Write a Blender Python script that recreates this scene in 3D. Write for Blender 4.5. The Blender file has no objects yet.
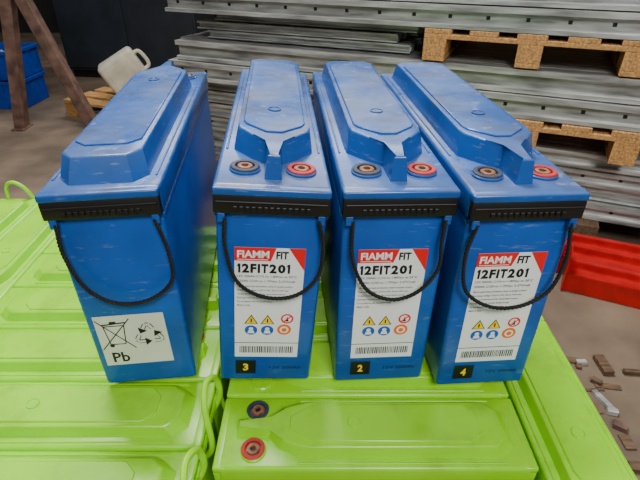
import bpy, bmesh, math, random
from mathutils import Vector, Matrix
random.seed(7)
R = math.radians
T = 0.80
scene = bpy.context.scene

# ------------------------------------------------------------ materials
def s2l(c):
    return tuple(((v/255)/12.92 if v/255 <= 0.04045 else ((v/255+0.055)/1.055)**2.4) for v in c)

def mat(name, rgb, rough=0.5, metal=0.0, var=0.12, scale=20, dust=0.0, dustcol=(150,150,145), bump=0.0, bscale=200, stretch=None, rgb2=None, grime=0.0, grimecol=(70,66,60), scuff=0.0):
    m = bpy.data.materials.new(name); m.use_nodes = True
    nt = m.node_tree; N = nt.nodes; L = nt.links
    b = N['Principled BSDF']
    base = s2l(rgb)
    tc = N.new('ShaderNodeTexCoord'); mp = N.new('ShaderNodeMapping')
    L.new(tc.outputs['Object'], mp.inputs['Vector'])
    if stretch: mp.inputs['Scale'].default_value = stretch
    nz = N.new('ShaderNodeTexNoise'); nz.inputs['Scale'].default_value = scale; nz.inputs['Detail'].default_value = 6
    L.new(mp.outputs['Vector'], nz.inputs['Vector'])
    rp = N.new('ShaderNodeValToRGB'); rp.color_ramp.elements[0].position = 0.3; rp.color_ramp.elements[1].position = 0.7
    c2 = s2l(rgb2) if rgb2 else tuple(max(0, v*(1-2*var)) for v in base)
    rp.color_ramp.elements[0].color = (*c2, 1); rp.color_ramp.elements[1].color = (*tuple(min(1, v*(1+(0 if rgb2 else var))) for v in base), 1)
    L.new(nz.outputs['Fac'], rp.inputs['Fac'])
    col = rp.outputs['Color']
    def layer(col, sc, lo, hi, amount, c, zmin, seed, det=9, floor_=0.25, strch=None):
        ge = N.new('ShaderNodeNewGeometry'); sx = N.new('ShaderNodeSeparateXYZ'); L.new(ge.outputs['Normal'], sx.inputs[0])
        mr = N.new('ShaderNodeMapRange'); mr.inputs['From Min'].default_value = 0.3; mr.inputs['From Max'].default_value = 0.95
        mr.inputs['To Min'].default_value = zmin; mr.inputs['To Max'].default_value = 1
        L.new(sx.outputs['Z'], mr.inputs['Value'])
        mpp = N.new('ShaderNodeMapping'); mpp.inputs['Location'].default_value = (seed, seed*2.3, seed*0.7)
        if strch: mpp.inputs['Scale'].default_value = strch
        L.new(tc.outputs['Object'], mpp.inputs['Vector'])
        oi = N.new('ShaderNodeObjectInfo'); va = N.new('ShaderNodeVectorMath'); va.operation = 'SCALE'
        cb = N.new('ShaderNodeCombineXYZ'); L.new(oi.outputs['Random'], cb.inputs[0]); L.new(oi.outputs['Random'], cb.inputs[1])
        L.new(cb.outputs[0], va.inputs[0]); va.inputs['Scale'].default_value = 13
        ad = N.new('ShaderNodeVectorMath'); L.new(mpp.outputs[0], ad.inputs[0]); L.new(va.outputs[0], ad.inputs[1])
        n2 = N.new('ShaderNodeTexNoise'); n2.inputs['Scale'].default_value = sc; n2.inputs['Detail'].default_value = det; n2.inputs['Roughness'].default_value = 0.65
        L.new(ad.outputs[0], n2.inputs['Vector'])
        m2 = N.new('ShaderNodeMapRange'); m2.inputs['From Min'].default_value = lo; m2.inputs['From Max'].default_value = hi
        m2.inputs['To Min'].default_value = amount*floor_; m2.inputs['To Max'].default_value = amount
        L.new(n2.outputs['Fac'], m2.inputs['Value'])
        mu = N.new('ShaderNodeMath'); mu.operation = 'MULTIPLY'; L.new(mr.outputs[0], mu.inputs[0]); L.new(m2.outputs[0], mu.inputs[1])
        mx = N.new('ShaderNodeMix'); mx.data_type = 'RGBA'
        L.new(mu.outputs[0], mx.inputs[0]); L.new(col, mx.inputs[6]); mx.inputs[7].default_value = (*s2l(c), 1)
        return mx.outputs[2], mu.outputs[0]
    rsrc = None
    if dust > 0: col, rsrc = layer(col, 9, 0.35, 0.7, dust, dustcol, 0.12, 0.0)
    if grime > 0: col, _ = layer(col, 16, 0.50, 0.72, grime, grimecol, 0.22, 4.1, floor_=0.0)
    if scuff > 0: col, _ = layer(col, 38, 0.60, 0.68, scuff, (175,185,195), 0.5, 8.3, det=4, floor_=0.0, strch=(1, 1, 5))
    L.new(col, b.inputs['Base Color'])
    b.inputs['Roughness'].default_value = rough; b.inputs['Metallic'].default_value = metal
    if rsrc is not None and metal == 0:
        rr_ = N.new('ShaderNodeMapRange'); rr_.inputs['To Min'].default_value = rough; rr_.inputs['To Max'].default_value = min(1, rough+0.45)
        L.new(rsrc, rr_.inputs['Value']); L.new(rr_.outputs[0], b.inputs['Roughness'])
    if bump:
        n3 = N.new('ShaderNodeTexNoise'); n3.inputs['Scale'].default_value = bscale; n3.inputs['Detail'].default_value = 4
        L.new(mp.outputs['Vector'], n3.inputs['Vector'])
        bp = N.new('ShaderNodeBump'); bp.inputs['Strength'].default_value = bump; bp.inputs['Distance'].default_value = 0.002
        L.new(n3.outputs['Fac'], bp.inputs['Height']); L.new(bp.outputs[0], b.inputs['Normal'])
    return m

M = {}
M['blue'] = mat('blue_plastic', (0,80,168), 0.28, var=0.12, scale=14, dust=0.26, dustcol=(110,122,132), bump=0.10, bscale=70, grime=0.5, scuff=0.30)
M['bluelid'] = mat('blue_lid_plastic', (0,80,160), 0.20, var=0.12, scale=14, dust=0.38, dustcol=(136,142,150), bump=0.12, bscale=50, grime=0.7, grimecol=(74,70,64), scuff=0.28)
M['black'] = mat('black_plastic', (18,15,14), 0.45, var=0.1)
M['rope'] = mat('black_rope', (16,16,18), 0.75, var=0.2, scale=300)
M['red'] = mat('red_label_ink', (222,14,24), 0.4, var=0.03)
M['redring'] = mat('red_terminal_ring', (180,30,36), 0.6, var=0.2, scale=80)
M['darkring'] = mat('dark_terminal_ring', (46,54,72), 0.6, var=0.2, scale=80)
M['brass'] = mat('tarnished_brass', (150,104,74), 0.6, 0.3, var=0.3, scale=150)
M['hole'] = mat('terminal_bolt', (50,42,40), 0.5, 0.6, var=0.2)
M['white'] = mat('label_paper', (230,232,230), 0.45, var=0.02)
M['cream'] = mat('recycling_label_paper', (210,212,194), 0.5, var=0.03)
M['ink'] = mat('black_ink', (8,9,12), 0.5, var=0.02)
M['grey'] = mat('grey_ink', (48,51,56), 0.5, var=0.02)
M['yellow'] = mat('yellow_ink', (246,204,0), 0.5, var=0.02)
M['bluei'] = mat('blue_ink', (10,84,180), 0.5, var=0.02)
M['orange'] = mat('orange_ink', (240,110,0), 0.5, var=0.02)
M['lime'] = mat('lime_plastic', (142,216,0), 0.28, var=0.05, scale=10, dust=0.12, dustcol=(146,172,40), bump=0.08, bscale=60, grime=0.36, grimecol=(86,104,26))
M['limerope'] = mat('lime_rope', (156,230,0), 0.45, var=0.08)
M['galv'] = mat('galvanised_steel', (196,198,196), 0.36, 0.5, var=0.3, scale=5, stretch=(1,8,8), dust=0.3, dustcol=(160,148,130))
M['wood'] = mat('pallet_wood', (200,150,90), 0.75, var=0.28, scale=8, stretch=(1.5,14,14), bump=0.4, bscale=60)
M['oldwood'] = mat('old_wood', (104,80,58), 0.8, var=0.3, scale=8, stretch=(1.5,12,12), bump=0.3, bscale=60)
M['rust'] = mat('rusty_painted_steel', (116,88,76), 0.6, 0.1, var=0.3, scale=12)
M['redsteel'] = mat('red_painted_steel', (184,12,16), 0.4, 0.0, var=0.15, scale=15)
M['slate'] = mat('slate_cabinet_paint', (40,46,54), 0.5, 0.1, var=0.15, scale=5)
M['crate'] = mat('blue_crate_plastic', (6,66,176), 0.45, var=0.12)
M['can'] = mat('jerrycan_plastic', (205,198,176), 0.5, var=0.15, scale=8)
M['wall'] = mat('wall_plaster', (44,44,44), 0.9, var=0.2, scale=2)

# ------------------------------------------------------------ mesh builder
class MB:
    def __init__(self):
        self.bm = bmesh.new(); self.mats = []
    def mi(self, k):
        if k not in self.mats: self.mats.append(k)
        return self.mats.index(k)
    def merge(self, b, k, mtx=None):
        if mtx is not None: b.transform(mtx)
        i = self.mi(k)
        for f in b.faces: f.material_index = i
        me = bpy.data.meshes.new('tmp'); b.to_mesh(me); b.free()
        self.bm.from_mesh(me); bpy.data.meshes.remove(me)
    def box(self, a, c, k, bev=0.0, seg=2, mtx=None, taper=None):
        b = bmesh.new(); bmesh.ops.create_cube(b, size=1)
        for v in b.verts:
            v.co = Vector([a[i] + (v.co[i]+0.5)*(c[i]-a[i]) for i in range(3)])
            if taper and v.co.z < (a[2]+c[2])/2:
                v.co.x *= taper
        if bev: bmesh.ops.bevel(b, geom=b.edges[:], offset=bev, segments=seg, affect='EDGES', profile=0.5)
        self.merge(b, k, mtx)
    def prism(self, bot, top, z0, z1, k, bev=0.0, seg=2, mtx=None):
        b = bmesh.new()
        vb = [b.verts.new((x, y, z0)) for x, y in bot]; vt = [b.verts.new((x, y, z1)) for x, y in top]
        n = len(vb)
        b.faces.new(list(reversed(vb))); ft = b.faces.new(vt)
        for i in range(n): b.faces.new((vb[i], vb[(i+1) % n], vt[(i+1) % n], vt[i]))
        if bev: bmesh.ops.bevel(b, geom=list(ft.edges), offset=bev, segments=seg, affect='EDGES', profile=0.5)
        bmesh.ops.recalc_face_normals(b, faces=b.faces[:])
        self.merge(b, k, mtx)
    def lathe(self, prof, k, c=(0,0,0), n=32, mtx=None):
        b = bmesh.new(); rings = []
        for r, z in prof:
            if r < 1e-6: rings.append([b.verts.new((c[0], c[1], c[2]+z))])
            else: rings.append([b.verts.new((c[0]+r*math.cos(2*math.pi*i/n), c[1]+r*math.sin(2*math.pi*i/n), c[2]+z)) for i in range(n)])
        for A, B in zip(rings, rings[1:]):
            for i in range(n):
                j = (i+1) % n
                if len(A) == 1 and len(B) == 1: continue
                if len(A) == 1: b.faces.new((A[0], B[i], B[j]))
                elif len(B) == 1: b.faces.new((A[i], A[j], B[0]))
                else: b.faces.new((A[i], A[j], B[j], B[i]))
        bmesh.ops.recalc_face_normals(b, faces=b.faces[:])
        self.merge(b, k, mtx)
    def tube(self, pts, r, k, n=8, mtx=None):
        pts = [Vector(p) for p in pts]; b = bmesh.new(); rings = []
        up = Vector((0.13, 0.9, 0.3)).normalized()
        for i, p in enumerate(pts):
            t = (pts[min(i+1, len(pts)-1)] - pts[max(i-1, 0)]).normalized()
            up = (up - t*up.dot(t)).normalized(); s = t.cross(up)
            rings.append([b.verts.new(p + (up*math.cos(2*math.pi*j/n) + s*math.sin(2*math.pi*j/n))*r) for j in range(n)])
        for A, B in zip(rings, rings[1:]):
            for j in range(n): b.faces.new((A[j], A[(j+1) % n], B[(j+1) % n], B[j]))
        b.faces.new(rings[0]); b.faces.new(rings[-1])
        bmesh.ops.recalc_face_normals(b, faces=b.faces[:])
        self.merge(b, k, mtx)
    def twisted(self, ctrl, r, k, pitch=0.014, strands=3):
        p = spline(ctrl, 160)
        frames = []; up = Vector((0.1, 1, 0.2)).normalized(); s = 0
        for i, q in enumerate(p):
            t = (p[min(i+1, len(p)-1)] - p[max(i-1, 0)]).normalized()
            up = (up - t*up.dot(t)).normalized()
            if i: s += (q-p[i-1]).length
            frames.append((q, up.copy(), t.cross(up), s))
        for a in range(strands):
            pts = [q + (u*math.cos(2*math.pi*(s/pitch + a/strands)) + w*math.sin(2*math.pi*(s/pitch + a/strands)))*r*0.6 for q, u, w, s in frames]
            self.tube(pts, r*0.52, k, 6)
    def text(self, body, x0, x1, z0, z1, pl, k, off=0.0, shear=0.0, depth=0):
        cu = bpy.data.curves.new('t', 'FONT'); cu.body = body; cu.offset = off; cu.shear = shear; cu.resolution_u = 2
        ob = bpy.data.objects.new('t', cu); scene.collection.objects.link(ob)
        bpy.context.view_layer.update()
        dg = bpy.context.evaluated_depsgraph_get()
        me = bpy.data.meshes.new_from_object(ob.evaluated_get(dg))
        b = bmesh.new(); b.from_mesh(me); bpy.data.meshes.remove(me)
        bpy.data.objects.remove(ob); bpy.data.curves.remove(cu)
        if not b.verts: b.free(); return
        xs = [v.co.x for v in b.verts]; ys = [v.co.y for v in b.verts]
        ax, bx, ay, by = min(xs), max(xs), min(ys), max(ys)
        for v in b.verts:
            x = x0 + (v.co.x-ax)/(bx-ax)*(x1-x0); z = z0 + (v.co.y-ay)/(by-ay)*(z1-z0)
            v.co = pl(x, z, depth)
        self.merge(b, k)
    def poly(self, pts, pl, k, depth=0):
        b = bmesh.new(); b.faces.new([b.verts.new(pl(x, z, depth)) for x, z in pts]); self.merge(b, k)
    def rect(self, x0, x1, z0, z1, pl, k, depth=0):
        self.poly([(x0, z0), (x1, z0), (x1, z1), (x0, z1)], pl, k, depth)
    def disc(self, x, z, r, pl, k, depth=0, r2=None, n=24):
        if r2 is None:
            self.poly([(x+r*math.cos(2*math.pi*i/n), z+r*math.sin(2*math.pi*i/n)) for i in range(n)], pl, k, depth)
        else:
            for i in range(n):
                a, c = 2*math.pi*i/n, 2*math.pi*(i+1)/n
                self.poly([(x+r*math.cos(a), z+r*math.sin(a)), (x+r*math.cos(c), z+r*math.sin(c)), (x+r2*math.cos(c), z+r2*math.sin(c)), (x+r2*math.cos(a), z+r2*math.sin(a))], pl, k, depth)
    def line(self, p, q, w, pl, k, depth=0):
        d = Vector((q[0]-p[0], q[1]-p[1])).normalized(); n = Vector((-d.y, d.x))*w/2
        self.poly([(p[0]-n.x, p[1]-n.y), (q[0]-n.x, q[1]-n.y), (q[0]+n.x, q[1]+n.y), (p[0]+n.x, p[1]+n.y)], pl, k, depth)
    def mesh(self, name, ang=32):
        me = bpy.data.meshes.new(name); self.bm.to_mesh(me); self.bm.free()
        for k in self.mats: me.materials.append(M[k])
        for p in me.polygons: p.use_smooth = True
        me.set_sharp_from_angle(angle=R(ang))
        return me
    def obj(self, name, loc=(0,0,0), rot=(0,0,0), ang=32):
        return place(self.mesh(name, ang), name, loc, rot)

def place(me, name, loc=(0,0,0), rot=(0,0,0), scale=(1,1,1)):
    o = bpy.data.objects.new(name, me); o.location = loc; o.rotation_euler = rot; o.scale = scale
    scene.collection.objects.link(o); return o

def spline(ctrl, n):
    P = [Vector(c) for c in ctrl]; P = [P[0]*2-P[1]] + P + [P[-1]*2-P[-2]]
    out = []; m = len(P)-3
    for i in range(n+1):
        u = i/n*m; k = min(int(u), m-1); t = u-k
        a, b, c, d = P[k:k+4]
        out.append(0.5*((2*b) + (c-a)*t + (2*a-5*b+4*c-d)*t*t + (3*b-a-3*c+d)*t**3))
    return out

def mirror(half):
    return [(x, y) for x, y in half] + [(-x, y) for x, y in reversed(half) if x > 1e-6]

# ------------------------------------------------------------ batteries
def hump_half(L, w, inset, yb=0.018):
    i = inset
    return [(w-0.014-i, L-0.014-i*2.6), (w-i, L-0.032-i*2.2), (w-i, 0.118), (w-0.001-i, 0.100+i*0.6),
            (0.026-i*0.2, 0.074+i*1.1), (0.0105-i*0.55, 0.060+i*0.9), (0.0095-i*0.55, yb+i*0.6)]

def battery(kind, number=None, rope_f=None, rope_b=None, back_label=False, front_label=True, loop=False, term=True):
    b = MB()
    if kind == 'blue':
        L, W, H0, H1, case, lid, rope, rr = 0.515, 0.0625, 0.288, 0.315, 'blue', 'bluelid', 'rope', 0.0023
    else:
        L, W, H0, H1, case, lid, rope, rr = 0.392, 0.0530, 0.286, 0.300, 'lime', 'lime', 'limerope', 0.0030
    cw = W-0.0025
    b.box((-cw, 0.004, 0), (cw, L-0.004, H0-0.022), case, 0.005, 3, taper=0.985)
    b.box((-cw-0.0013, 0.006, H0-0.040), (cw+0.0013, L-0.006, H0-0.034), case, 0.001, 1)
    b.box((-W, 0.001, H0-0.033), (W, L-0.001, H0), lid, 0.005, 3)
    for sx in (-1, 1):
        b.box((sx*(W-0.0075)-0.0012, 0.10, H0-0.001), (sx*(W-0.0075)+0.0012, L-0.03, H0+0.0015), lid, 0.0006, 1)
    hw = W-0.0145
    half = hump_half(L, hw, 0.0); halft = hump_half(L, hw, 0.0055)
    b.prism(mirror(half), mirror(halft), H0-0.002, H1, lid, 0.0025, 3)
    i = 0.0105
    plate = [(hw-0.014-i, L-0.058), (hw-i, L-0.072), (hw-i, 0.123), (hw-i-0.004, 0.113), (0.010, 0.089)]
    plt = [(x-0.0012 if x > 0.001 else x, y) for x, y in plate]
    b.prism(mirror(plate), mirror(plt), H1-0.001, H1+0.0022, lid, 0.0006, 1)
    b.lathe([(0.0085, -0.001), (0.0085, 0.0010), (0.0080, 0.0015), (0.0070, 0.0015), (0.0066, 0.0006), (0, 0.0006)], lid, (0, 0.172, H1+0.0022), 28)
    ty = 0.043; tx = 0.031 if kind == 'blue' else 0.0285
    rs = 1.0 if kind == 'blue' else 0.95
    for sx, ring in ((-1, 'darkring'), (1, 'redring')):
        c = (sx*tx, ty, H0)
        b.lathe([(0.0172*rs, -0.001), (0.0172*rs, 0.002), (0.0158*rs, 0.0032)] + ([] if term else [(0, 0.0036)]), lid, c)
        if not term: continue
        b.lathe([(0.0158*rs, 0.0005), (0.0158*rs, 0.0045), (0.0148*rs, 0.0052), (0.0110*rs, 0.0050), (0.0104*rs, 0.0035), (0.0104*rs, 0.001)], ring, c)
        b.lathe([(0.0106*rs, 0.0012), (0.0085*rs, 0.0018), (0.0080*rs, 0.0048), (0.0042*rs, 0.0050), (0.0040*rs, 0.0015)], 'brass', c)
        b.lathe([(0.0045*rs, 0.0022), (0, 0.0022)], 'hole', c, 12)
    for end in (0, 1):
        pm = Matrix.Identity(4) if end == 0 else Matrix.Translation((0, L, 0)) @ Matrix.Rotation(math.pi, 4, 'Z')
        sk = 'black' if kind == 'blue' else 'lime'
        b.box((-W+0.001, -0.0045, H0-0.031), (W-0.001, 0.008, H0-0.009), sk, 0.0018, 2, mtx=pm)
        b.box((-W+0.0005, -0.0055, H0-0.010), (W-0.0005, 0.012, H0-0.0005), lid, 0.0028, 3, mtx=pm)
        nr = 13
        for q in range(nr):
            x = (q-(nr-1)/2)*0.0064
            b.box((x-0.0022, -0.0062, H0-0.027), (x+0.0022, -0.003, H0-0.021), sk, 0.0006, 1, mtx=pm)
        b.box((-W+0.004, -0.0060, H0-0.0175), (W-0.004, -0.004, H0-0.0155), sk, 0.0005, 1, mtx=pm)
        for sx in (-1, 1):
            b.box((sx*(W-0.009)-0.004, -0.004, H0-0.042), (sx*(W-0.009)+0.004, 0.006, H0-0.030), case, 0.001, 1, mtx=pm)
        ctrl = rope_f if end == 0 else rope_b
        if ctrl:
            m = len(ctrl)
            pts = []
            for idx, (x, z) in enumerate(ctrl):
                f = math.sin(math.pi*idx/(m-1))
                pts.append(pm @ Vector((x, -0.003-0.007*f, z)))
            b.twisted(pts, rr, rope)
    if loop:
        pts = [(-0.036, L-0.002, H0-0.045), (-0.039, L+0.012, H0-0.01), (-0.033, L+0.010, H0+0.028), (-0.008, L+0.004, H0+0.042), (0.016, L+0.006, H0+0.022), (0.030, L+0.012, H0-0.03), (0.034, L-0.002, H0-0.05)]
        b.tube(spline(pts, 40), 0.0042, rope, 10)
    fy = 0.004
    def front(x, z, d): return Vector((x, fy-0.0006-0.0003*d, 0.9795*z-0.003))
    def back(x, z, d): return Vector((-x, L-fy+0.0006+0.0003*d, z))
    if kind == 'blue' and front_label:
        pl = front; xl, xr = -0.040, 0.040
        b.rect(xl, xr, 0.048, 0.219, pl, 'white')
        b.poly([(xl, 0.2005), (xl+0.041, 0.2005), (xl+0.047, 0.219), (xl, 0.219)], pl, 'red', 1)
        b.poly([(xr-0.019, 0.219), (xr, 0.188), (xr, 0.219)], pl, 'red', 1)
        b.text('FIAMM', xl+0.003, xl+0.039, 0.2050, 0.2150, pl, 'white', 0.03, 0.0, 2)
        b.rect(xl+0.003, xl+0.038, 0.2022, 0.2030, pl, 'white', 2)
        b.text('FIT', xl+0.047, xl+0.061, 0.204, 0.2145, pl, 'ink', 0.03, 0, 2)
        cx = xl+0.003
        for ch, wd in (('1', 0.0040), ('2', 0.0084), ('F', 0.0070), ('I', 0.0028), ('T', 0.0080), ('2', 0.0084), ('0', 0.0090), ('1', 0.0040)):
            if ch == '1':
                b.rect(cx+0.0012, cx+0.0038, 0.1835, 0.1965, pl, 'ink', 1)
                b.poly([(cx-0.0006, 0.1925), (cx+0.0012, 0.1930), (cx+0.0022, 0.1965), (cx+0.0012, 0.1965)], pl, 'ink', 1)
            else:
                b.text(ch, cx, cx+wd, 0.1835, 0.1965, pl, 'ink', 0.05, 0, 1)
            cx += wd+0.0013
        b.text('12V 200Ah C/10 to 1.80Vpc at 20\u00b0C', xl+0.003, xr-0.008, 0.1762, 0.1804, pl, 'ink', 0.012, 0, 1)
        b.text('220Ah C/20 to 1.75Vpc 2.27V/cell', xl+0.003, xr-0.010, 0.1692, 0.1734, pl, 'ink', 0.012, 0, 1)
        lines = ['VRLA sealed lead acid battery, keep in upright position', 'Float charge voltage 13.62V at 20C. Boost 14.4V max',
                 'Torque of connections 8 Nm, check before service', 'Recharge every six months during storage', 'Do not dispose with household waste',
                 'Made in Italy']
        for q, t in enumerate(lines):
            z = 0.1620-q*0.0058
            b.text(t, xl+0.003, xl+0.003+len(t)*0.00118, z, z+0.0032, pl, 'grey', 0.012, 0, 1)
        for q, (x, z, kd) in enumerate([(-0.020, 0.112, 't'), (0.0, 0.112, 't'), (0.024, 0.114, 'n'), (-0.020, 0.0945, 'b'), (0.0, 0.0945, 'b'), (0.021, 0.096, 'o')]):
            if kd == 't':
                b.poly([(x-0.0085, z-0.007), (x+0.0085, z-0.007), (x, z+0.008)], pl, 'ink', 1)
                b.poly([(x-0.0068, z-0.006), (x+0.0068, z-0.006), (x, z+0.006)], pl, 'yellow', 2)
                b.line((x, z-0.004), (x, z+0.002), 0.0016, pl, 'ink', 3)
            elif kd == 'n':
                b.disc(x, z, 0.0078, pl, 'red', 1, 0.0056)
                b.line((x-0.005, z-0.005), (x+0.005, z+0.005), 0.0016, pl, 'red', 3)
                b.poly([(x-0.002, z-0.004), (x+0.002, z-0.004), (x, z+0.004)], pl, 'ink', 2)
            elif kd == 'b':
                b.disc(x, z, 0.0078, pl, 'bluei', 1)
                b.disc(x, z+0.0025, 0.0028, pl, 'white', 2, n=12)
                b.poly([(x-0.0045, z-0.005), (x+0.0045, z-0.005), (x+0.003, z), (x-0.003, z)], pl, 'white', 2)
            else:
                b.disc(x, z, 0.0088, pl, 'orange', 1)
                b.disc(x, z, 0.0056, pl, 'white', 2); b.disc(x, z, 0.0032, pl, 'orange', 3)
        b.rect(xl, xr, 0.0725, 0.0735, pl, 'grey', 1)
        x = xl+0.006
        rnd = random.Random(3)
        while x < xr-0.006:
            w = rnd.choice([0.0007, 0.0010, 0.0015]); b.rect(x, x+w, 0.0555, 0.067, pl, 'ink', 1); x += w+rnd.choice([0.0009, 0.0013])
        b.rect(xl+0.001, xl+0.027, 0.017, 0.041, pl, 'ink', 0)
        b.text(str(number), xl+0.0105, xl+0.0175, 0.0225, 0.0355, pl, 'yellow', 0.04, 0, 1)
        b.text('12V 200Ah', xl+0.045, xr+0.006, 0.026, 0.0305, pl, 'ink', 0, 0, 0)
    if kind == 'blue' and back_label:
        pl = back; x0, x1, z0, z1 = -0.050, 0.035, 0.036, 0.118
        b.rect(x0, x1, z0, z1, pl, 'cream')
        cx, cz = -0.028, 0.088; w = 0.0013; S = 1.15
        bt = [(-0.008*S, -0.014*S), (0.008*S, -0.014*S), (0.011*S, 0.012*S), (-0.011*S, 0.012*S)]
        for q in range(4): b.line((cx+bt[q][0], cz+bt[q][1]), (cx+bt[(q+1) % 4][0], cz+bt[(q+1) % 4][1]), w, pl, 'ink', 1)
        b.line((cx-0.013*S, cz+0.014*S), (cx+0.013*S, cz+0.016*S), 0.002, pl, 'ink', 1)
        b.rect(cx-0.004, cx+0.004, cz+0.018, cz+0.021, pl, 'ink', 1)
        b.disc(cx-0.007*S, cz-0.0155*S, 0.003, pl, 'ink', 1)
        b.line((cx-0.018*S, cz-0.021*S), (cx+0.018*S, cz+0.021*S), w, pl, 'ink', 2)
        b.line((cx-0.018*S, cz+0.021*S), (cx+0.018*S, cz-0.021*S), w, pl, 'ink', 2)
        b.text('Pb', -0.040, -0.019, 0.041, 0.058, pl, 'ink', 0.02, 0, 1)
        cx, cz = 0.012, 0.084; r = 0.0205
        for q in range(3):
            a0 = math.pi/2 + q*2*math.pi/3
            P = lambda a, rad: (cx+rad*math.cos(a), cz+rad*math.sin(a))
            va = P(a0, r); nxt = P(a0+2*math.pi/3, r); prv = P(a0-2*math.pi/3, r)
            def lerp(p, q2, t): return (p[0]+(q2[0]-p[0])*t, p[1]+(q2[1]-p[1])*t)
            A = lerp(va, prv, 0.34); B1 = lerp(va, prv, 0.12); B2 = lerp(va, nxt, 0.12); C = lerp(va, nxt, 0.34)
            for s, e in ((A, B1), (B1, B2), (B2, C)):
                b.line(s, e, 0.0058, pl, 'ink', 1)
            for s, e in ((A, B1), (B1, B2), (B2, C)):
                b.line(s, e, 0.0036, pl, 'cream', 2)
            d = Vector((nxt[0]-va[0], nxt[1]-va[1])).normalized(); n = Vector((-d.y, d.x))
            b.poly([(C[0]+n.x*0.0062, C[1]+n.y*0.0062), (C[0]-n.x*0.0062, C[1]-n.y*0.0062), (C[0]+d.x*0.008, C[1]+d.y*0.008)], pl, 'ink', 3)
    return b, L

rp2 = [(-0.050, 0.252), (-0.049, 0.215), (-0.036, 0.172), (-0.005, 0.152), (0.030, 0.155), (0.054, 0.180), (0.058, 0.218), (0.051, 0.252)]
rp3 = [(-0.050, 0.252), (-0.048, 0.205), (-0.030, 0.165), (0.0, 0.150), (0.030, 0.160), (0.050, 0.190), (0.050, 0.225), (0.051, 0.252)]
rp4 = [(-0.051, 0.252), (-0.059, 0.215), (-0.052, 0.170), (-0.020, 0.146), (0.018, 0.145), (0.047, 0.165), (0.057, 0.205), (0.052, 0.252)]
rp1 = [(-0.051, 0.252), (-0.052, 0.215), (-0.040, 0.172), (-0.012, 0.148), (0.026, 0.148), (0.057, 0.172), (0.060, 0.21), (0.052, 0.252)]

def put_blue(b, x, y, lean, yaw):
    b.obj('blue_battery', (x, y, T+0.0595*math.sin(R(abs(lean)))), (0, R(lean), R(yaw)))
b, LB = battery('blue', 3, rp2, rp1); put_blue(b, -0.0735, 0.0, 5.0, 4.4)
b, _ = battery('blue', 2, rp3, rp1); put_blue(b, 0.0785, 0.003, 1.4, 4.2)
b, _ = battery('blue', 4, rp4, rp1); put_blue(b, 0.2135, -0.003, 0.8, 4.4)
b, _ = battery('blue', 1, rp2, rp1, back_label=True)
yaw = R(5.6)
# turned end for end: its back end faces the camera
b.obj('blue_battery', (-0.2260-LB*math.sin(yaw), 0.002+LB*math.cos(yaw), T+0.0010), (0, R(1.0), yaw+math.pi))

lr = [(-0.042, 0.25), (-0.040, 0.21), (-0.020, 0.175), (0.010, 0.172), (0.036, 0.195), (0.043, 0.25)]
lm, LL = battery('lime', rope_f=lr, rope_b=lr); lime_me = lm.mesh('lime_battery')
lm, LL = battery('lime', rope_f=lr, loop=True, term=False); lime_loop = lm.mesh('lime_battery_loop')
lm, LL = battery('lime', rope_f=lr, rope_b=lr, term=False); lime_cap = lm.mesh('lime_battery_capped')
ZT = T-0.3034; ZB = 0.145
def lime(x, y, z, rot, me=lime_me, sc=(1,1,1)): place(me, 'lime_battery', (x, y, z), (0, 0, rot), sc)
MS = (1, 0.955, 1)
for layer, z in (('t', ZT), ('b', ZB)):
    for k in range(6):      # left rows, length along x
        y = -0.138+0.1085*k
        if k >= 2: lime(-0.151, y, z, R(90), lime_me if k == 2 else lime_cap)
        else: lime(-0.543, y, z, R(-90), lime_loop if layer == 't' else lime_me)
    for k in range(6):      # middle rows
        lime(-0.122, -0.058+0.1085*k, z, R(-90), lime_me if k == 0 else lime_cap, MS)
    if layer == 'b': lime(-0.122, -0.058-0.1085, z, R(-90), lime_me, MS)
    lime(0.314, -0.246, z, 0); lime(0.314, 0.158, z, 0, lime_cap)
    lime(-0.602, 0.162, z, R(0.5), lime_loop if layer == 't' else lime_cap); lime(-0.715, 0.190, z, R(-1), lime_loop if layer == 't' else lime_cap)
    lime(-0.602, -0.246, z, 0)
b = MB(); b.box((-0.78, -0.26, 0), (0.38, 0.61, ZT-ZB-0.3055), 'oldwood', 0.002, 1)
b.obj('timber_board', (0, 0, ZB+0.3035))

# ------------------------------------------------------------ pallets
def pallet(lx, ly, wood='wood', h=0.144):
    b = MB(); s = h/0.144; t = 0.022*s
    for i in range(5):
        y = -ly/2 + i*(ly-0.12)/4
        b.box((-lx/2, y, h-t), (lx/2, y+0.12, h), wood, 0.002, 1)
    for x in (-lx/2, -0.0725, lx/2-0.145):
        b.box((x, -ly/2, h-2*t), (x+0.145, ly/2, h-t), wood, 0.002, 1)
        for y in (-ly/2, -0.05, ly/2-0.10):
            b.box((x, y, t), (x+0.145, y+0.10, h-2*t), wood, 0.002, 1)
    for y in (-ly/2, -0.05, ly/2-0.10):
        b.box((-lx/2, y, 0), (lx/2, y+0.10, t), wood, 0.002, 1)
    return b
pallet(1.2, 0.9, 'oldwood').obj('wooden_pallet', (-0.20, 0.17, 0))

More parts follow.
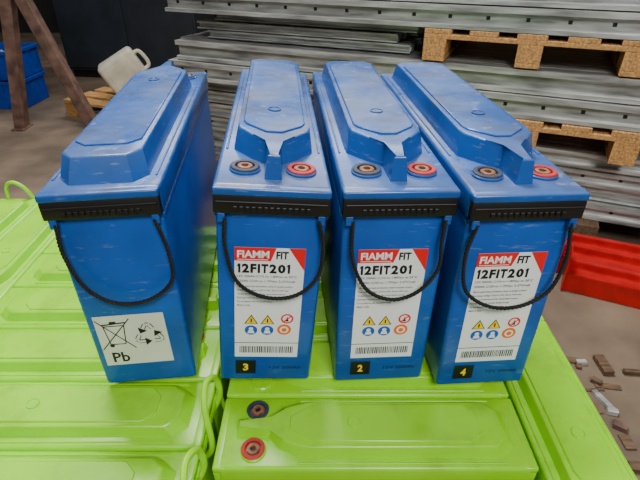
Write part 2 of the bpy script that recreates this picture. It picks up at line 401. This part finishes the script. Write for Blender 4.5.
# ------------------------------------------------------------ stack of galvanised beams
SR = R(-23); S0 = Vector((1.265, 1.54, 0))
def SL(x, y, z): return S0 + Matrix.Rotation(SR, 3, 'Z') @ Vector((x, y, z))
def bundle(name, xa, xb, z0, z1, lay, ysh=0.0, depth=0.85, bw=0.10, jit=0.012, slots=True):
    b = MB(); h = (z1-z0)/lay
    for l in range(lay):
        y = ysh + random.uniform(-jit, jit)
        first = True
        while y < depth:
            w = bw*random.choice([0.8, 1.0, 1.3]); g = 0.012
            x0 = xa+random.uniform(-0.07, 0.07); x1 = xb+random.uniform(-0.05, 0.05)
            hh = h-0.006; zz = z0+l*h
            d = min(0.03, hh*0.6)
            prof = [(0, 0), (w, 0), (w, hh), (0, hh), (0, hh*0.76), (d, hh*0.72), (d, hh*0.22), (0, hh*0.18)]
            bm = bmesh.new()
            A = [bm.verts.new((x0, y+p, zz+q)) for p, q in prof]; B = [bm.verts.new((x1, y+p, zz+q)) for p, q in prof]
            n = len(prof)
            for i in range(n): bm.faces.new((A[i], A[(i+1) % n], B[(i+1) % n], B[i]))
            bm.faces.new(A); bm.faces.new(list(reversed(B)))
            bmesh.ops.recalc_face_normals(bm, faces=bm.faces[:])
            b.merge(bm, 'galv')
            if first and slots and l % 2 == 0:
                xx = x0+0.06
                while xx < x1-0.05:
                    b.box((xx, y+d-0.001, zz+hh*0.42), (xx+0.016, y+d+0.001, zz+hh*0.58), 'ink'); xx += 0.16
            first = False
            y += w+g
    return b.obj(name, S0, (0, 0, SR))
bundle('steel_beam_bundle', -2.2, 0.8, 0.147, 0.47, 4, 0.10, jit=0.04)
bundle('steel_beam_bundle', -2.25, 0.8, 0.622, 0.832, 2, 0.0, jit=0.03)
bundle('steel_beam_bundle', -2.20, -1.05, 0.475, 0.617, 2, 0.11, jit=0.04, slots=False)
bundle('steel_beam_bundle', -2.10, -0.98, 0.836, 0.968, 3, 0.12, jit=0.05, slots=False)
bundle('steel_beam_bundle', -2.3, 0.8, 0.972, 1.17, 2, 0.02, jit=0.02)
def sp(x, y, z, lx=1.2, ly=0.9, wood='wood', h=0.144):
    p = SL(x, y, z); pallet(lx, ly, wood, h).obj('wooden_pallet', p, (0, 0, SR+math.pi/2))
sp(-0.42, 0.60, 0.834, h=0.135)
sp(-0.36, 0.58, 0.474, h=0.144)
sp(-0.40, 0.62, 0.0, wood='oldwood'); sp(-1.7, 0.62, 0.0, wood='oldwood')

def red_beam():
    b = MB(); prof = [(0, 0), (0.09, 0), (0.09, 0.12), (0.06, 0.12), (0.06, 0.09), (0, 0.09)]
    bm = bmesh.new()
    A = [bm.verts.new((-0.9, y, z)) for y, z in prof]; B = [bm.verts.new((0.9, y, z)) for y, z in prof]
    n = len(prof)
    for i in range(n): bm.faces.new((A[i], A[(i+1) % n], B[(i+1) % n], B[i]))
    bm.faces.new(A); bm.faces.new(list(reversed(B)))
    bmesh.ops.recalc_face_normals(bm, faces=bm.faces[:])
    bmesh.ops.bevel(bm, geom=bm.edges[:], offset=0.003, segments=2, affect='EDGES')
    b.merge(bm, 'redsteel')
    b.box((0.90, -0.01, 0), (0.906, 0.10, 0.18), 'redsteel', 0.002, 1)
    b.box((-0.906, -0.01, 0), (-0.90, 0.10, 0.18), 'redsteel', 0.002, 1)
    return b
rb = red_beam().mesh('red_steel_beam')
place(rb, 'red_steel_beam', SL(0.72, -0.12, 0.001), (0, 0, SR))
place(rb, 'red_steel_beam', SL(0.78, -0.25, 0.001), (0, 0, SR-R(2)))
place(rb, 'red_steel_beam', SL(0.82, -0.40, 0.001), (0, 0, SR-R(3)))

b = MB()
for i in range(90):
    x = random.uniform(0.70, 1.5); y = random.uniform(0.0, 0.86)
    l = random.uniform(0.02, 0.10); w = random.uniform(0.01, 0.04); h = random.uniform(0.004, 0.02)
    m = Matrix.Translation((x, y, 0.001)) @ Matrix.Rotation(random.uniform(0, 6.28), 4, 'Z')
    b.box((-l/2, -w/2, 0), (l/2, w/2, h), random.choice(['oldwood', 'oldwood', 'oldwood', 'slate', 'galv', 'rust']), 0.001, 1, mtx=m)
b.obj('floor_debris')
b = MB(); b.box((-0.11, -0.04, 0), (0.11, 0.04, 0.05), 'wood', 0.003, 1); b.obj('timber_offcut', (1.50, 0.98, 0.001), (0, 0, R(-30)))

# ------------------------------------------------------------ left background
def bar(b, p, q, w, k):
    p, q = Vector(p), Vector(q); d = q-p
    m = Matrix.Translation(p) @ d.to_track_quat('Z', 'Y').to_matrix().to_4x4()
    b.box((-w/2, -w/2, 0), (w/2, w/2, d.length), k, 0.004, 1, mtx=m)
b = MB(); yy = 3.38
bar(b, (-2.40, yy, 0.01), (-2.18, yy, 1.08), 0.085, 'rust')
bar(b, (-1.82, yy, 0.01), (-2.14, yy, 1.08), 0.085, 'rust')
for xx in (-2.40, -1.82): b.box((xx-0.05, yy-0.08, 0), (xx+0.05, yy+0.08, 0.012), 'rust', 0.002, 1)
b.box((-2.62, yy-0.06, 1.06), (-1.95, yy+0.06, 1.16), 'rust', 0.006, 2)
b.obj('steel_trestle')
def crate(cx, cy, z):
    b = MB(); lx, ly, h, t = 0.30, 0.20, 0.24, 0.012
    b.box((-lx, -ly, 0), (lx, ly, t), 'crate', 0.003, 1)
    for s in (-1, 1):
        b.box((-lx, s*ly-t/2, 0), (lx, s*ly+t/2, h), 'crate', 0.003, 1)
        b.box((s*lx-t/2, -ly, 0), (s*lx+t/2, ly, h), 'crate', 0.003, 1)
        b.box((-lx-0.015, s*(ly+0.008)-0.012, h-0.03), (lx+0.015, s*(ly+0.008)+0.012, h), 'crate', 0.003, 1)
        b.box((s*(lx+0.008)-0.012, -ly-0.015, h-0.03), (s*(lx+0.008)+0.012, ly+0.015, h), 'crate', 0.003, 1)
        for i in range(6):
            x = -lx+0.05+i*0.10
            b.box((x-0.006, s*(ly+0.006)-0.008, 0.01), (x+0.006, s*(ly+0.006)+0.008, h-0.03), 'crate', 0.002, 1)
    for i in range(14):
        m = Matrix.Translation((random.uniform(-.22, .22), random.uniform(-.12, .12), 0.18)) @ Matrix.Rotation(random.uniform(0, 6), 4, (random.random(), random.random(), 1))
        b.box((-0.06, -0.02, -0.01), (0.06, 0.02, 0.01), random.choice(['crate', 'galv', 'white']), 0.003, 1, mtx=m)
    b.obj('blue_storage_crate', (cx, cy, z), (0, 0, R(random.uniform(-4, 4))))
crate(-2.92, 4.10, 0.001); crate(-2.92, 4.12, 0.245); crate(-3.56, 4.4, 0.001)
b = MB()
b.box((-0.75, -0.3, 0.08), (0.75, 0.3, 1.9), 'slate', 0.01, 2)
b.box((-0.72, -0.27, 0.0), (0.72, 0.27, 0.09), 'black', 0.004, 1)
for x in (-0.73, 0.005):
    b.box((x, -0.315, 0.11), (x+0.725, -0.298, 1.87), 'slate', 0.006, 1)
    b.box((x+(0.62 if x < -0.5 else 0.06), -0.335, 0.95), (x+(0.64 if x < -0.5 else 0.08), -0.31, 1.15), 'galv', 0.004, 1)
b.obj('metal_cabinet', (-1.95, 5.25, 0), (0, 0, R(-8)))
pallet(1.2, 0.8).obj('wooden_pallet', (-1.46, 3.80, 0), (0, 0, R(-25)))
b = MB()
b.box((-0.15, -0.10, 0.0), (0.15, 0.10, 0.32), 'can', 0.035, 4)
b.tube(spline([(-0.09, 0, 0.305), (-0.08, 0, 0.36), (0, 0, 0.375), (0.05, 0, 0.36), (0.06, 0, 0.305)], 20), 0.016, 'can', 10)
b.lathe([(0.028, 0.0), (0.028, 0.045), (0.022, 0.05), (0, 0.05)], 'black', (0.108, 0, 0.31), 16)
for s in (-1, 1):
    b.box((-0.10, s*0.098-0.004, 0.05), (0.10, s*0.098+0.004, 0.25), 'can', 0.003, 1)
b.obj('plastic_jerrycan', (-1.76, 3.70, 0.272), (0, R(62), R(20)))

# ------------------------------------------------------------ room
M['floor'] = mat('floor_concrete', (122,104,86), 0.7, var=0.25, scale=3, bump=0.4, bscale=40)
b = MB(); b.box((-7, -4, -0.1), (7, 8, 0), 'floor'); b.obj('floor')
b = MB(); b.box((-7, 8, 0), (7, 8.2, 5), 'wall'); b.obj('wall_back')
b = MB(); b.box((-7.2, -4, 0), (-7, 8, 5), 'wall'); b.obj('wall_left')
b = MB(); b.box((7, -4, 0), (7.2, 8, 5), 'wall'); b.obj('wall_right')

# ------------------------------------------------------------ light
w = bpy.data.worlds.new('hall_ambient'); scene.world = w; w.use_nodes = True
bg = w.node_tree.nodes['Background']; bg.inputs[0].default_value = (0.90, 0.95, 1.0, 1); bg.inputs[1].default_value = 0.28
def area(name, loc, target, size, sy, e, col=(1, 0.98, 0.95)):
    l = bpy.data.lights.new(name, 'AREA'); l.shape = 'RECTANGLE'; l.size = size; l.size_y = sy; l.energy = e; l.color = col
    o = bpy.data.objects.new(name, l); o.location = loc; scene.collection.objects.link(o)
    o.rotation_euler = (Vector(target)-Vector(loc)).to_track_quat('-Z', 'Y').to_euler()
area('lid_highlight_light', (-0.6, 1.6, 4.2), (0, 0.4, 0.8), 1.5, 0.8, 200)
area('lid_highlight_light', (0.6, -2.2, 3.4), (0.3, 0.3, 0.9), 1.2, 0.8, 115)
area('lid_highlight_light', (0.0, 6.0, 4.4), (0, 0.2, 0.8), 4.5, 0.5, 150, (0.93, 0.97, 1.0))  # added strip light, stands in for windows mirrored as highlights on the lids

# ------------------------------------------------------------ camera
cam = bpy.data.cameras.new('camera'); co = bpy.data.objects.new('camera', cam); scene.collection.objects.link(co)
cam.sensor_width = 36; cam.lens = 490/640*36; cam.clip_start = 0.02
co.location = (0, -0.457, T+0.512); co.rotation_euler = (R(90-31.75), 0, 0)
scene.camera = co
